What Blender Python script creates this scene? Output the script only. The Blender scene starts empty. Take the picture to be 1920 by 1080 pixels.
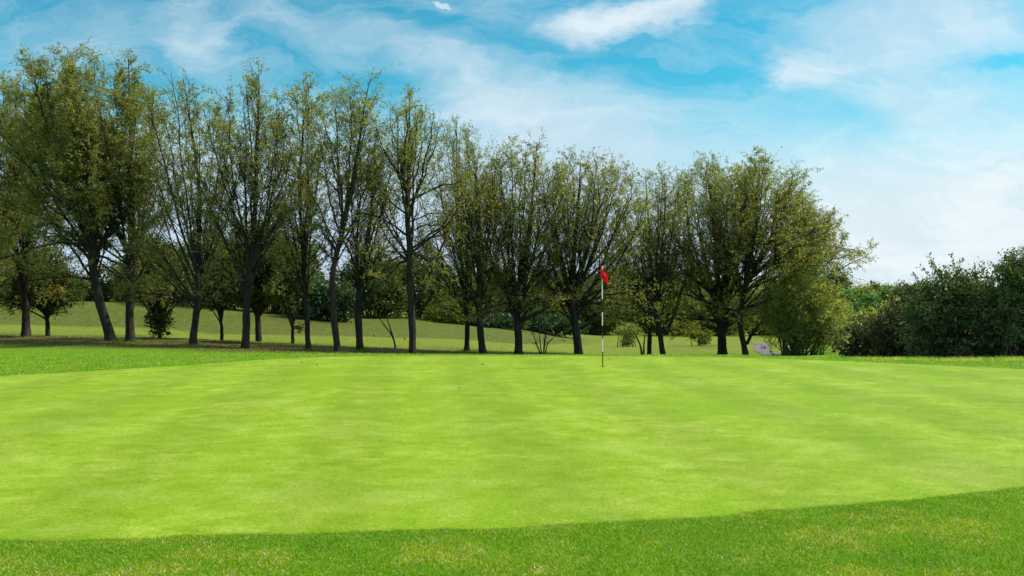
import bpy, math, random
import numpy as np
R = math.radians
EYE = 1.6; HZ = 547.0; F = 1600.0
scn = bpy.context.scene

# ------------------------------------------------------------------ camera
cam_d = bpy.data.cameras.new('camera'); cam = bpy.data.objects.new('camera', cam_d)
scn.collection.objects.link(cam); scn.camera = cam
cam.location = (0, 0, EYE); cam.rotation_euler = (R(90) + math.atan((HZ - 540) / F), 0, 0)
cam_d.lens = 30; cam_d.sensor_width = 36; cam_d.clip_start = .05; cam_d.clip_end = 3000

# ------------------------------------------------------------------ light
SUN_EL, SUN_AZ = 46.0, 76.0            # azimuth from +Y towards +X (the sun stands behind the trees)
scn.view_settings.view_transform = 'Standard'; scn.view_settings.look = 'None'
scn.view_settings.gamma = 1; scn.view_settings.exposure = 0.3
sl = bpy.data.lights.new('sun', 'SUN'); so = bpy.data.objects.new('sun', sl); scn.collection.objects.link(so)
sl.energy = 4.6; sl.angle = R(2.2); sl.color = (1, .95, .86)
so.rotation_euler = (R(90 - SUN_EL), 0, R(180 - SUN_AZ))
so.location = (20, 40, 60)

def N(nt, t, **kw):
    n = nt.nodes.new(t)
    for k, v in kw.items(): setattr(n, k, v)
    return n
def setin(n, **kw):
    for k, v in kw.items(): n.inputs[k.replace('_', ' ')].default_value = v
def math_n(nt, op, a, b=None, clamp=False):
    n = N(nt, 'ShaderNodeMath', operation=op, use_clamp=clamp)
    for i, s in enumerate((a, b)):
        if s is None: continue
        if isinstance(s, (int, float)): n.inputs[i].default_value = s
        else: nt.links.new(s, n.inputs[i])
    return n.outputs[0]
def smooth(nt, v, a, b, c=0.0, d=1.0):
    n = N(nt, 'ShaderNodeMapRange', interpolation_type='SMOOTHSTEP')
    nt.links.new(v, n.inputs['Value'])
    n.inputs['From Min'].default_value = a; n.inputs['From Max'].default_value = b
    n.inputs['To Min'].default_value = c; n.inputs['To Max'].default_value = d
    return n.outputs['Result']
def noise(nt, vec, scale, detail=4, rough=.55, dist=0, mapping=None):
    if mapping:
        m = N(nt, 'ShaderNodeMapping'); m.inputs['Scale'].default_value = mapping[0]
        m.inputs['Rotation'].default_value = mapping[1]; m.inputs['Location'].default_value = mapping[2] if len(mapping) > 2 else (0, 0, 0)
        nt.links.new(vec, m.inputs['Vector']); vec = m.outputs[0]
    n = N(nt, 'ShaderNodeTexNoise'); nt.links.new(vec, n.inputs['Vector'])
    n.inputs['Scale'].default_value = scale; n.inputs['Detail'].default_value = detail
    n.inputs['Roughness'].default_value = rough; n.inputs['Distortion'].default_value = dist
    return n
def ramp(nt, fac, stops):
    r = N(nt, 'ShaderNodeValToRGB'); nt.links.new(fac, r.inputs[0]); e = r.color_ramp.elements
    while len(e) < len(stops): e.new(.5)
    for i, (p, c) in enumerate(stops): e[i].position = p; e[i].color = (*c, 1)
    return r.outputs[0]
def mixc(nt, fac, a, b, mode='MIX'):
    m = N(nt, 'ShaderNodeMix', data_type='RGBA', blend_type=mode)
    for s, key in ((fac, 0), (a, 6), (b, 7)):
        if isinstance(s, (int, float)): m.inputs[key].default_value = s
        elif isinstance(s, tuple): m.inputs[key].default_value = (*s, 1)
        else: nt.links.new(s, m.inputs[key])
    return m.outputs[2]

# ------------------------------------------------------------------ sky
w = bpy.data.worlds.new('World'); scn.world = w; w.use_nodes = True
nt = w.node_tree; nt.nodes.clear()
sky = N(nt, 'ShaderNodeTexSky', sky_type='NISHITA', sun_disc=False)
sky.sun_elevation = R(SUN_EL); sky.sun_rotation = R(SUN_AZ); sky.air_density = 1.0; sky.dust_density = .6; sky.ozone_density = 1.2
tc = N(nt, 'ShaderNodeTexCoord'); sep = N(nt, 'ShaderNodeSeparateXYZ'); nt.links.new(tc.outputs['Generated'], sep.inputs[0])
ya = math_n(nt, 'MAXIMUM', math_n(nt, 'ABSOLUTE', sep.outputs[1]), .12)
uu = math_n(nt, 'DIVIDE', sep.outputs[0], ya); vv = math_n(nt, 'DIVIDE', sep.outputs[2], ya)
comb = N(nt, 'ShaderNodeCombineXYZ'); nt.links.new(uu, comb.inputs[0]); nt.links.new(vv, comb.inputs[1])
uv = comb.outputs[0]
# warp
def warp(vec, scale, amt, seed):
    n = noise(nt, vec, scale, 5, .6, 0, ((1, 1.8, 1), (0, 0, R(-12)), (seed, 0, 0)))
    s = N(nt, 'ShaderNodeVectorMath', operation='SUBTRACT'); nt.links.new(n.outputs['Color'], s.inputs[0]); s.inputs[1].default_value = (.5, .5, .5)
    m = N(nt, 'ShaderNodeVectorMath', operation='MULTIPLY'); nt.links.new(s.outputs[0], m.inputs[0]); m.inputs[1].default_value = (amt, amt * .5, 0)
    a = N(nt, 'ShaderNodeVectorMath', operation='ADD'); nt.links.new(vec, a.inputs[0]); nt.links.new(m.outputs[0], a.inputs[1])
    return a.outputs[0]
uvw = warp(uv, 4.5, .30, 3.1); uvf = warp(uvw, 16, .05, 7.7)
def blob(vec, px, py, rx, ry, rot, inner=.15):
    m = N(nt, 'ShaderNodeMapping', vector_type='TEXTURE'); nt.links.new(vec, m.inputs['Vector'])
    m.inputs['Location'].default_value = ((px - 960) / F, (HZ - py) / F, 0)
    m.inputs['Rotation'].default_value = (0, 0, R(rot)); m.inputs['Scale'].default_value = (rx / F, ry / F, 1)
    l = N(nt, 'ShaderNodeVectorMath', operation='LENGTH'); nt.links.new(m.outputs[0], l.inputs[0])
    return smooth(nt, l.outputs['Value'], 1.0, inner)
streak = noise(nt, uvw, 5.5, 9, .62, .6, ((1, 3.6, 1), (0, 0, R(14)), (1.3, 2.2, 0)))
streak2 = noise(nt, uvw, 3.0, 8, .6, .3, ((1, 2.4, 1), (0, 0, R(-12)), (5.3, 1.2, 0)))
cov = None
for b in [(uvf, 1180, 32, 160, 58, 8, .02, 1.6, 3), (uvf, 850, 8, 30, 12, 0, .4, .7, 0),
          (uvf, 1500, 128, 130, 75, 5, .2, .85, 1), (uvw, 1700, 50, 380, 100, 8, .2, .9, 1), (uvw, 1760, 180, 330, 110, 0, .2, .75, 1),
          (uvw, 1870, 440, 620, 230, 12, .35, 1.25, 2), (uvw, 1000, 195, 330, 110, -12, .1, .95, 1), (uvw, 700, 100, 420, 60, -14, .1, .42, 1),
          (uvw, 360, 55, 150, 85, -35, .1, .62, 1), (uvw, 120, 90, 300, 90, 0, .1, .25, 1), (uvw, 1030, 270, 240, 100, -20, .2, .7, 1)]:
    v = blob(*b[:7]); v = math_n(nt, 'MULTIPLY', v, b[7])
    if b[8] == 1: v = math_n(nt, 'MULTIPLY', v, smooth(nt, streak2.outputs[0], .26, .66, .45, 1.05))
    if b[8] == 3: v = math_n(nt, 'MULTIPLY', v, smooth(nt, noise(nt, uvf, 14, 7, .6).outputs[0], .30, .60, .45, 1.1))
    if b[8] == 2: v = math_n(nt, 'MULTIPLY', v, smooth(nt, streak.outputs[0], .30, .62, .72, 1.05))
    cov = v if cov is None else math_n(nt, 'ADD', cov, v)
lowband = math_n(nt, 'MULTIPLY', smooth(nt, vv, .25, .03), 2.2)
cov = math_n(nt, 'ADD', cov, lowband)
veil = math_n(nt, 'MULTIPLY', smooth(nt, streak.outputs[0], .38, .72), .26)
cov = math_n(nt, 'ADD', cov, veil)
cov = math_n(nt, 'ADD', cov, math_n(nt, 'MULTIPLY', smooth(nt, vv, .45, 1.1), smooth(nt, streak2.outputs[0], .3, .6, .35, 1.3)))  # cloud cover added overhead, out of view, to lift the ambient light
# 1-exp(-k*cov)
cov = math_n(nt, 'SUBTRACT', 1.0, math_n(nt, 'POWER', 2.718, math_n(nt, 'MULTIPLY', cov, -1.15)))
tint = mixc(nt, 1.0, sky.outputs[0], (.23, 1.13, 1.13), 'MULTIPLY')
cl = mixc(nt, smooth(nt, streak.outputs[0], .35, .65), (6.1, 7.0, 7.6), (7.1, 7.8, 8.2))
leftlow = math_n(nt, 'MULTIPLY', smooth(nt, vv, .26, .04), smooth(nt, uu, .42, .05))
cl = mixc(nt, leftlow, cl, (5.0, 5.9, 7.3))
skyc = mixc(nt, cov, tint, cl)
bg = N(nt, 'ShaderNodeBackground'); nt.links.new(skyc, bg.inputs[0]); bg.inputs[1].default_value = .098
wo = N(nt, 'ShaderNodeOutputWorld'); nt.links.new(bg.outputs[0], wo.inputs[0])

# ------------------------------------------------------------------ helpers
def P(px, py, Y): return np.array([(px - 960) / F * Y, Y, EYE - (py - HZ) / F * Y])
def tag(o, label=None, cat=None, group=None, kind=None):
    if label: o['label'] = label
    if cat: o['category'] = cat
    if group: o['group'] = group
    if kind: o['kind'] = kind
    return o
def link(o, parent=None):
    scn.collection.objects.link(o)
    if parent: o.parent = parent
    return o
def empty(name, loc):
    o = bpy.data.objects.new(name, None); o.location = loc; o.empty_display_size = .3
    return link(o)
def mesh_np(name, V, Fc, mat, parent=None, attr=None, smoothf=False):
    """V (n,3); Fc (m,k) faces, all of k corners"""
    V = np.asarray(V, np.float32).reshape(-1, 3); Fc = np.asarray(Fc, np.int32); m, k = Fc.shape
    me = bpy.data.meshes.new(name)
    me.vertices.add(len(V)); me.vertices.foreach_set('co', V.ravel())
    me.loops.add(m * k); me.loops.foreach_set('vertex_index', Fc.ravel())
    me.polygons.add(m); me.polygons.foreach_set('loop_start', np.arange(0, m * k, k, dtype=np.int32))
    me.polygons.foreach_set('loop_total', np.full(m, k, np.int32))
    if smoothf: me.polygons.foreach_set('use_smooth', np.ones(m, bool))
    me.update(calc_edges=True)
    if attr:
        for an, (dom, arr) in attr.items():
            a = me.attributes.new(an, 'FLOAT', dom); a.data.foreach_set('value', np.asarray(arr, np.float32))
    if mat: me.materials.append(mat)
    return link(bpy.data.objects.new(name, me), parent)
def unit(v): return v / (np.linalg.norm(v, axis=-1, keepdims=True) + 1e-9)

# ------------------------------------------------------------------ materials
def new_mat(name):
    m = bpy.data.materials.new(name); m.use_nodes = True; m.node_tree.nodes.clear(); return m, m.node_tree
def leaf_mat(name, stops, trans=.45, rough=.45, spec=.35):
    m, nt = new_mat(name)
    at = N(nt, 'ShaderNodeAttribute', attribute_name='rnd')
    g = N(nt, 'ShaderNodeNewGeometry')
    c = ramp(nt, at.outputs['Fac'], stops)
    big = noise(nt, g.outputs['Position'], 1.1, 3)
    c = mixc(nt, smooth(nt, big.outputs[0], .35, .65, 0, .55), c, mixc(nt, 1.0, c, (1.2, 1.1, .8), 'MULTIPLY'))
    p = N(nt, 'ShaderNodeBsdfPrincipled'); nt.links.new(c, p.inputs['Base Color'])
    p.inputs['Roughness'].default_value = rough; p.inputs['Specular IOR Level'].default_value = spec
    t = N(nt, 'ShaderNodeBsdfTranslucent'); nt.links.new(mixc(nt, 1.0, c, (1.5, 1.45, .55), 'MULTIPLY'), t.inputs[0])
    mx = N(nt, 'ShaderNodeMixShader'); mx.inputs[0].default_value = trans
    nt.links.new(p.outputs[0], mx.inputs[1]); nt.links.new(t.outputs[0], mx.inputs[2])
    o = N(nt, 'ShaderNodeOutputMaterial'); nt.links.new(mx.outputs[0], o.inputs[0]); return m
M_WILLOW = leaf_mat('willow_leaf', [(0, (.13, .168, .055)), (.6, (.23, .272, .092)), (.88, (.33, .345, .13)), (.97, (.40, .33, .08)), (1, (.42, .25, .05))], .52, .5, .3)
M_DARK = leaf_mat('dark_leaf', [(0, (.035, .062, .015)), (.6, (.075, .115, .025)), (.92, (.13, .16, .04)), (1, (.28, .20, .05))], .38)
M_LAUREL = leaf_mat('laurel_leaf', [(0, (.018, .05, .018)), (.7, (.04, .09, .03)), (1, (.09, .14, .04))], .25, .45, .35)
M_THORN = leaf_mat('hawthorn_leaf', [(0, (.05, .085, .035)), (.6, (.10, .15, .058)), (.9, (.16, .21, .09)), (1, (.22, .22, .12))], .3, .6, .25)
M_BRAMBLE = leaf_mat('bramble_leaf', [(0, (.03, .034, .02)), (.6, (.065, .075, .036)), (1, (.13, .12, .07))], .2, .65, .2)
M_BRIGHT = leaf_mat('bright_leaf', [(0, (.06, .10, .015)), (.6, (.13, .17, .025)), (1, (.30, .27, .04))], .5)
M_FAR = leaf_mat('far_leaf', [(0, (.06, .15, .05)), (.6, (.11, .24, .07)), (1, (.18, .32, .10))], .4)
M_LITTER = leaf_mat('fallen_leaf', [(0, (.10, .055, .025)), (.5, (.20, .12, .05)), (1, (.38, .28, .10))], .1)

def bark_mat(name, c0, c1):
    m, nt = new_mat(name); g = N(nt, 'ShaderNodeTexCoord')
    n = noise(nt, g.outputs['Object'], 9, 8, .7, .4, ((1, 1, .16), (0, 0, 0)))
    n2 = noise(nt, g.outputs['Object'], 1.6, 4)
    c = ramp(nt, n.outputs[0], [(.32, c0), (.68, c1)])
    c = mixc(nt, smooth(nt, n2.outputs[0], .5, .75, 0, .5), c, (.055, .065, .028))
    p = N(nt, 'ShaderNodeBsdfPrincipled'); nt.links.new(c, p.inputs['Base Color']); p.inputs['Roughness'].default_value = .92
    p.inputs['Specular IOR Level'].default_value = .15
    b = N(nt, 'ShaderNodeBump'); b.inputs['Strength'].default_value = .9; b.inputs['Distance'].default_value = .06
    nt.links.new(n.outputs[0], b.inputs['Height']); nt.links.new(b.outputs[0], p.inputs['Normal'])
    o = N(nt, 'ShaderNodeOutputMaterial'); nt.links.new(p.outputs[0], o.inputs[0]); return m
M_BARK = bark_mat('willow_bark', (.012, .010, .008), (.062, .052, .042))
M_TWIG = bark_mat('twig_bark', (.045, .035, .022), (.15, .12, .075))

def pgeo(nt): return N(nt, 'ShaderNodeNewGeometry').outputs['Position']

# ---- ground
def ground_mat():
    m, nt = new_mat('rough_grass'); pos = pgeo(nt)
    zn = N(nt, 'ShaderNodeAttribute', attribute_name='litter').outputs['Fac']  # litter mask, which also carries the painted shade under the trees
    fw = N(nt, 'ShaderNodeAttribute', attribute_name='fairway').outputs['Fac']
    bk = N(nt, 'ShaderNodeAttribute', attribute_name='bank').outputs['Fac']
    big = noise(nt, pos, .35, 5, .6, .4, ((1, .6, 1), (0, 0, .3)))
    mid = noise(nt, pos, 3.0, 6, .65); fine = noise(nt, pos, 55, 6, .75); tuft = noise(nt, pos, 14, 4, .7)
    base = ramp(nt, mid.outputs[0], [(.28, (.055, .15, .001)), (.5, (.10, .225, .002)), (.72, (.17, .29, .008))])
    base = mixc(nt, smooth(nt, big.outputs[0], .42, .62, 0, .7), base, (.125, .205, .015))
    fair = ramp(nt, mid.outputs[0], [(.3, (.105, .155, .008)), (.5, (.15, .19, .018)), (.7, (.21, .225, .03))])
    bank = ramp(nt, mixc(nt, .5, mid.outputs[0], tuft.outputs[0]), [(.36, (.030, .066, .004)), (.5, (.082, .108, .012)), (.64, (.18, .155, .05))])
    litter_shade = ramp(nt, tuft.outputs[0], [(.35, (.036, .036, .006)), (.5, (.062, .048, .010)), (.68, (.125, .075, .025))])  # leaf litter colour, darkened and browned to include the tree shade
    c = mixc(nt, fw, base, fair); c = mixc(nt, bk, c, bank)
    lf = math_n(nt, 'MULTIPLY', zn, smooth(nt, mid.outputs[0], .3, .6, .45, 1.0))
    c = mixc(nt, lf, c, litter_shade)
    c = mixc(nt, 1.0, c, ramp(nt, fine.outputs[0], [(.25, (.5, .52, .5)), (.5, (1, 1, 1)), (.75, (1.5, 1.45, 1.4))]), 'MULTIPLY')
    p = N(nt, 'ShaderNodeBsdfPrincipled'); nt.links.new(c, p.inputs['Base Color']); p.inputs['Roughness'].default_value = .85
    p.inputs['Specular IOR Level'].default_value = .1
    hs = math_n(nt, 'ADD', fine.outputs[0], tuft.outputs[0])
    b = N(nt, 'ShaderNodeBump'); b.inputs['Strength'].default_value = .5; b.inputs['Distance'].default_value = .03
    nt.links.new(hs, b.inputs['Height']); nt.links.new(b.outputs[0], p.inputs['Normal'])
    o = N(nt, 'ShaderNodeOutputMaterial'); nt.links.new(p.outputs[0], o.inputs[0]); return m
M_GROUND = ground_mat()
def green_mat():
    m, nt = new_mat('putting_turf'); pos = pgeo(nt)
    big = noise(nt, pos, .42, 7, .66, .5, ((1, .8, 1), (0, 0, -.25)))
    mid = noise(nt, pos, 2.9, 9, .74, .3, ((.9, 1.1, 1), (0, 0, .12)))
    fine = noise(nt, pos, 30, 7, .8); pix = noise(nt, pos, 110, 4, .85)
    yel = noise(nt, pos, .9, 8, .68, .3, ((1, 1, 1), (0, 0, 0), (9, 4, 0)))
    c = ramp(nt, mid.outputs[0], [(.30, (.125, .225, .003)), (.5, (.200, .305, .012)), (.70, (.30, .385, .055))])
    c = mixc(nt, smooth(nt, big.outputs[0], .40, .62, .55, 0), c, (.140, .255, .003))
    c = mixc(nt, smooth(nt, yel.outputs[0], .46, .70, 0, .45), c, (.31, .375, .065))
    # mowing bands running away from the camera, crossed by a fainter set
    s = N(nt, 'ShaderNodeSeparateXYZ'); wp = noise(nt, pos, .7, 2)
    mp = N(nt, 'ShaderNodeMapping'); mp.inputs['Rotation'].default_value = (0, 0, R(-7)); nt.links.new(pos, mp.inputs[0]); nt.links.new(mp.outputs[0], s.inputs[0])
    sn = math_n(nt, 'SINE', math_n(nt, 'ADD', math_n(nt, 'MULTIPLY', s.outputs[0], 3.4), math_n(nt, 'MULTIPLY', wp.outputs[0], 1.2)))
    sx = math_n(nt, 'SINE', math_n(nt, 'ADD', math_n(nt, 'MULTIPLY', s.outputs[1], 3.1), math_n(nt, 'MULTIPLY', wp.outputs[0], 2.5)))
    st = math_n(nt, 'MULTIPLY', smooth(nt, sn, -.6, .6, .945, 1.055), smooth(nt, sx, -.6, .6, .985, 1.015))
    c2 = N(nt, 'ShaderNodeCombineXYZ'); [nt.links.new(st, c2.inputs[i]) for i in range(3)]
    c = mixc(nt, 1.0, c, c2.outputs[0], 'MULTIPLY')
    c = mixc(nt, 1.0, c, ramp(nt, fine.outputs[0], [(.28, (.62, .70, .4)), (.5, (1, 1, 1)), (.72, (1.38, 1.28, 1.7))]), 'MULTIPLY')
    c = mixc(nt, 1.0, c, ramp(nt, pix.outputs[0], [(.3, (.52, .60, .4)), (.5, (1, 1, 1)), (.7, (1.5, 1.4, 1.7))]), 'MULTIPLY')
    p = N(nt, 'ShaderNodeBsdfPrincipled'); nt.links.new(c, p.inputs['Base Color']); p.inputs['Roughness'].default_value = .8
    p.inputs['Specular IOR Level'].default_value = .12
    b = N(nt, 'ShaderNodeBump'); b.inputs['Strength'].default_value = .35; b.inputs['Distance'].default_value = .012
    nt.links.new(math_n(nt, 'ADD', fine.outputs[0], pix.outputs[0]), b.inputs['Height']); nt.links.new(b.outputs[0], p.inputs['Normal'])
    o = N(nt, 'ShaderNodeOutputMaterial'); nt.links.new(p.outputs[0], o.inputs[0]); return m
M_GREEN = green_mat()
def blade_mat():
    m, nt = new_mat('grass_blade'); pos = pgeo(nt)
    at = N(nt, 'ShaderNodeAttribute', attribute_name='rnd').outputs['Fac']
    c = ramp(nt, at, [(0, (.045, .15, .001)), (.45, (.165, .37, .001)), (.82, (.28, .50, .006)), (.95, (.55, .58, .16)), (1, (.85, .80, .45))])
    big = noise(nt, pos, 1.3, 5, .6); big2 = noise(nt, pos, .8, 5, .6, 0, ((1, 1, 1), (0, 0, 0), (4, 7, 0)))
    c = mixc(nt, smooth(nt, big.outputs[0], .48, .64, 0, .85), c, mixc(nt, 1.0, c, (1.95, 1.18, 3.0), 'MULTIPLY'))
    c = mixc(nt, smooth(nt, big2.outputs[0], .45, .7, 0, .55), c, mixc(nt, 1.0, c, (.45, .68, .5), 'MULTIPLY'))
    p = N(nt, 'ShaderNodeBsdfPrincipled'); nt.links.new(c, p.inputs['Base Color']); p.inputs['Roughness'].default_value = .55
    p.inputs['Specular IOR Level'].default_value = .16
    t = N(nt, 'ShaderNodeBsdfTranslucent'); nt.links.new(mixc(nt, 1.0, c, (1.25, 1.2, .5), 'MULTIPLY'), t.inputs[0])
    mx = N(nt, 'ShaderNodeMixShader'); mx.inputs[0].default_value = .4
    nt.links.new(p.outputs[0], mx.inputs[1]); nt.links.new(t.outputs[0], mx.inputs[2])
    o = N(nt, 'ShaderNodeOutputMaterial'); nt.links.new(mx.outputs[0], o.inputs[0]); return m
M_BLADE = blade_mat()
def plain(name, col, rough=.5, var=.15, scale=20, spec=.4, trans=0):
    m, nt = new_mat(name); pos = N(nt, 'ShaderNodeTexCoord').outputs['Object']
    n = noise(nt, pos, scale, 4)
    c = mixc(nt, smooth(nt, n.outputs[0], .35, .65), tuple(v * (1 - var) for v in col), tuple(min(1, v * (1 + var)) for v in col))
    p = N(nt, 'ShaderNodeBsdfPrincipled'); nt.links.new(c, p.inputs['Base Color']); p.inputs['Roughness'].default_value = rough
    p.inputs['Specular IOR Level'].default_value = spec; last = p.outputs[0]
    if trans:
        t = N(nt, 'ShaderNodeBsdfTranslucent'); nt.links.new(c, t.inputs[0]); mx = N(nt, 'ShaderNodeMixShader'); mx.inputs[0].default_value = trans
        nt.links.new(p.outputs[0], mx.inputs[1]); nt.links.new(t.outputs[0], mx.inputs[2]); last = mx.outputs[0]
    o = N(nt, 'ShaderNodeOutputMaterial'); nt.links.new(last, o.inputs[0]); return m
M_WHITE = plain('white_pole_paint', (.80, .80, .78), .4, .04)
M_BLACK = plain('black_pole_paint', (.012, .012, .013), .4)
M_RED = plain('red_flag_cloth', (.88, .016, .055), .7, .08, 6, .2, .5)
M_REDP = plain('red_plastic', (.38, .03, .02), .5)
M_CUP = plain('cup_liner', (.6, .6, .58), .4)
M_GRAVEL = plain('pale_gravel', (.17, .14, .145), .95, .25, 30, .1)

# ------------------------------------------------------------------ terrain
cols = [-500, 0, 200, 430, 640, 775, 900, 1000, 1085, 1200, 1300, 1430, 1600, 1800, 1920, 2500]
YS = [0, 17, 21, 23, 28, 34, 38, 42, 50, 56, 66, 80, 100, 140]
def zz(py, Y): return EYE - (py - HZ) / F * Y
prof = {
 -500: {0: 0, 16: 0, 22: -.12, 28: -.33, 36: -.5, 42: -.6, 55: -.55, 68: 1.1, 80: 1.3, 140: 1.5},
 0:    {0: 0, 15.5: 0, 22: -.12, 28: -.33, 36: -.52, 42: -.68, 55: zz(610, 55), 67: zz(560, 67), 80: 1.25, 140: 1.4},
 200:  {0: 0, 17: 0, 22: -.10, 28: -.33, 37: -.57, 43: -.62, 54: zz(615, 54), 65: zz(569, 65), 80: .9, 140: 1.0},
 430:  {0: 0, 19: 0, 22: -.08, 28: -.37, 34: -.66, 41: -.78, 50: zz(629, 50), 60: zz(584, 60), 75: .35, 140: .4},
 640:  {0: 0, 21.2: 0, 24: -.14, 29: -.50, 33: -.76, 40: zz(652, 40), 50: zz(632, 50), 60: zz(607, 60), 75: -.5, 140: -.5},
 775:  {0: 0, 21.5: 0, 24: -.15, 29: -.54, 34: -.88, 40: zz(655, 40), 52: zz(632, 52), 62: zz(609, 62), 75: -.7, 140: -.8},
 900:  {0: 0, 21.5: 0, 24: -.16, 29: -.58, 37: -1.10, 42: zz(659, 42), 55: zz(640, 55), 67: zz(617, 67), 80: -1.3, 140: -1.5},
 1000: {0: 0, 21.5: 0, 24: -.18, 29: -.66, 37: -1.28, 42: zz(661, 42), 55: zz(646, 55), 70: zz(625, 70), 85: -1.9, 140: -2.4},
 1085: {0: 0, 21.5: 0, 24: -.18, 29: -.70, 40: -1.55, 46: -1.8, 60: zz(652, 60), 75: zz(640, 75), 90: zz(631, 90), 140: -4},
 1200: {0: 0, 21.5: 0, 24: -.18, 29: -.70, 42: -1.75, 50: zz(661, 50), 65: zz(650, 65), 85: zz(634, 85), 100: zz(631, 100), 140: -4.5},
 1300: {0: 0, 21.5: 0, 24: -.18, 29: -.70, 42: -1.75, 50: zz(655, 50), 58: zz(644, 58), 66: zz(642, 66), 100: -3.5, 140: -4.5},
 1430: {0: 0, 21.3: 0, 24: -.20, 29: -.70, 42: -1.62, 52: zz(657, 52), 66: zz(646, 66), 100: -3.4, 140: -4.3},
 1600: {0: 0, 20: 0, 23: -.22, 27: -.55, 35: -1.1, 50: -1.6, 70: -2, 140: -2.5},
 1800: {0: 0, 18.4: 0, 21: -.16, 24: -.38, 28: -.62, 40: -1, 140: -1.5},
 1920: {0: 0, 17.6: 0, 20: -.12, 24: -.34, 28: -.52, 40: -.6, 140: -.8},
 2500: {0: 0, 17: 0, 20: -.1, 24: -.3, 28: -.45, 40: -.5, 140: -.5}}
gy = np.arange(0, 141, .5); gu = np.arange(-1.0, 1.0001, .02)
T0 = np.array([np.interp(gy, list(prof[c]), list(prof[c].values())) for c in cols])
uc = (np.array(cols) - 960) / F
T = np.array([[0.0]] * 0)
T = np.stack([np.interp(gu, uc, T0[:, j]) for j in range(len(gy))], 1)     # (u, Y)
def gk(s): x = np.arange(-int(3 * s), int(3 * s) + 1); k = np.exp(-x * x / (2 * s * s)); return k / k.sum()
def conv(A, k, ax):
    r = len(k) // 2; pad = [(0, 0), (0, 0)]; pad[ax] = (r, r)
    B = np.pad(A, pad, mode='edge'); out = np.zeros_like(A)
    for i, w_ in enumerate(k):
        out += w_ * (B[:, i:i + A.shape[1]] if ax == 1 else B[i:i + A.shape[0], :])
    return out
T = conv(conv(T, gk(1.6), 1), gk(1.2), 0)
def zg(x, y):
    x = np.asarray(x, float); y = np.asarray(y, float)
    yy = np.clip(y, 0, 139.99); u = np.clip(x / np.maximum(y, 3.0), -.999, .999)
    i = (u + 1.0) / .02; j = yy / .5
    i0 = np.clip(i.astype(int), 0, len(gu) - 2); j0 = np.clip(j.astype(int), 0, len(gy) - 2); a = i - i0; b = j - j0
    return (T[i0, j0] * (1 - a) * (1 - b) + T[i0 + 1, j0] * a * (1 - b) + T[i0, j0 + 1] * (1 - a) * b + T[i0 + 1, j0 + 1] * a * b)
def axis(lo, hi, fine, flo, fhi):
    a = list(np.arange(flo, fhi + 1e-6, fine)); s = fine; v = fhi
    while v < hi: s *= 1.25; v += s; a.append(v)
    s = fine; v = flo
    while v > lo: s *= 1.25; v -= s; a.insert(0, v)
    return np.array(a)
xs = axis(-700, 700, .4, -30, 30); ys = axis(-60, 1200, .4, 2, 60)
X, Yg = np.meshgrid(xs, ys); Z = zg(X, Yg)
# tiny unevenness away from the green
rng = np.random.default_rng(5)
def vnoise(x, y, s, seed):
    r = np.random.default_rng(seed); G = r.random((64, 64)); x = x / s; y = y / s
    xi = np.floor(x).astype(int); yi = np.floor(y).astype(int); fx = x - xi; fy = y - yi; fx = fx * fx * (3 - 2 * fx); fy = fy * fy * (3 - 2 * fy)
    g = lambda a, b: G[a % 64, b % 64]
    return (g(xi, yi) * (1 - fx) + g(xi + 1, yi) * fx) * (1 - fy) + (g(xi, yi + 1) * (1 - fx) + g(xi + 1, yi + 1) * fx) * fy
bump = (vnoise(X, Yg, 3.1, 1) - .5) * .16 + (vnoise(X, Yg, 1.2, 2) - .5) * .05
Z = Z + bump * np.clip((Yg - 24) / 10, 0, 1)
nx, ny = len(xs), len(ys)
idx = np.arange(nx * ny).reshape(ny, nx)
Fg = np.stack([idx[:-1, :-1], idx[:-1, 1:], idx[1:, 1:], idx[1:, :-1]], -1).reshape(-1, 4)
U = np.where(Yg > 3, X / np.maximum(Yg, 3), 0)
PX = U * F + 960
bank_lo = np.interp(PX, [0, 200, 430, 640, 775, 900, 1000, 1085, 1300], [55, 54, 50, 50, 52, 55, 56, 64, 80])
bank = np.clip((Yg - bank_lo + .6) / 1.2, 0, 1) * np.clip((1150 - PX) / 100, 0, 1) * np.clip((90 - Yg) / 10, 0, 1)
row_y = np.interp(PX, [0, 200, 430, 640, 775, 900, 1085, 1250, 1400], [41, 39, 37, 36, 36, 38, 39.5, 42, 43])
litter_shade = 1.2 * np.exp(-((Yg - row_y + 2.0) / 6.2) ** 4) * np.clip((1230 - PX) / 150, 0, 1)  # leaf litter plus a painted band of shade along the tree row
litter_shade += .9 * np.exp(-((Yg - 61) / 3.5) ** 2) * np.exp(-((PX - 570) / 110) ** 2)
litter_shade += .9 * np.exp(-((Yg - 57) / 4) ** 2) * np.exp(-((PX - 1320) / 35) ** 2)
litter_shade = np.clip(litter_shade + (vnoise(X, Yg, 2.0, 8) - .5) * .5 * (litter_shade > .05), 0, 1)
fair = np.clip((Yg - row_y - 3.5) / 3, 0, 1)
ground = mesh_np('ground', np.stack([X, Yg, Z], -1), Fg, M_GROUND, attr={'litter': ('POINT', litter_shade.ravel()), 'fairway': ('POINT', fair.ravel()), 'bank': ('POINT', bank.ravel())}, smoothf=True)
tag(ground, kind='structure')
def ground_z(x, y):          # same surface as the mesh incl. unevenness
    x = np.asarray(x, float); y = np.asarray(y, float)
    b = (vnoise(x, y, 3.1, 1) - .5) * .16 + (vnoise(x, y, 1.2, 2) - .5) * .05
    return zg(x, y) + b * np.clip((y - 24) / 10, 0, 1)

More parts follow.
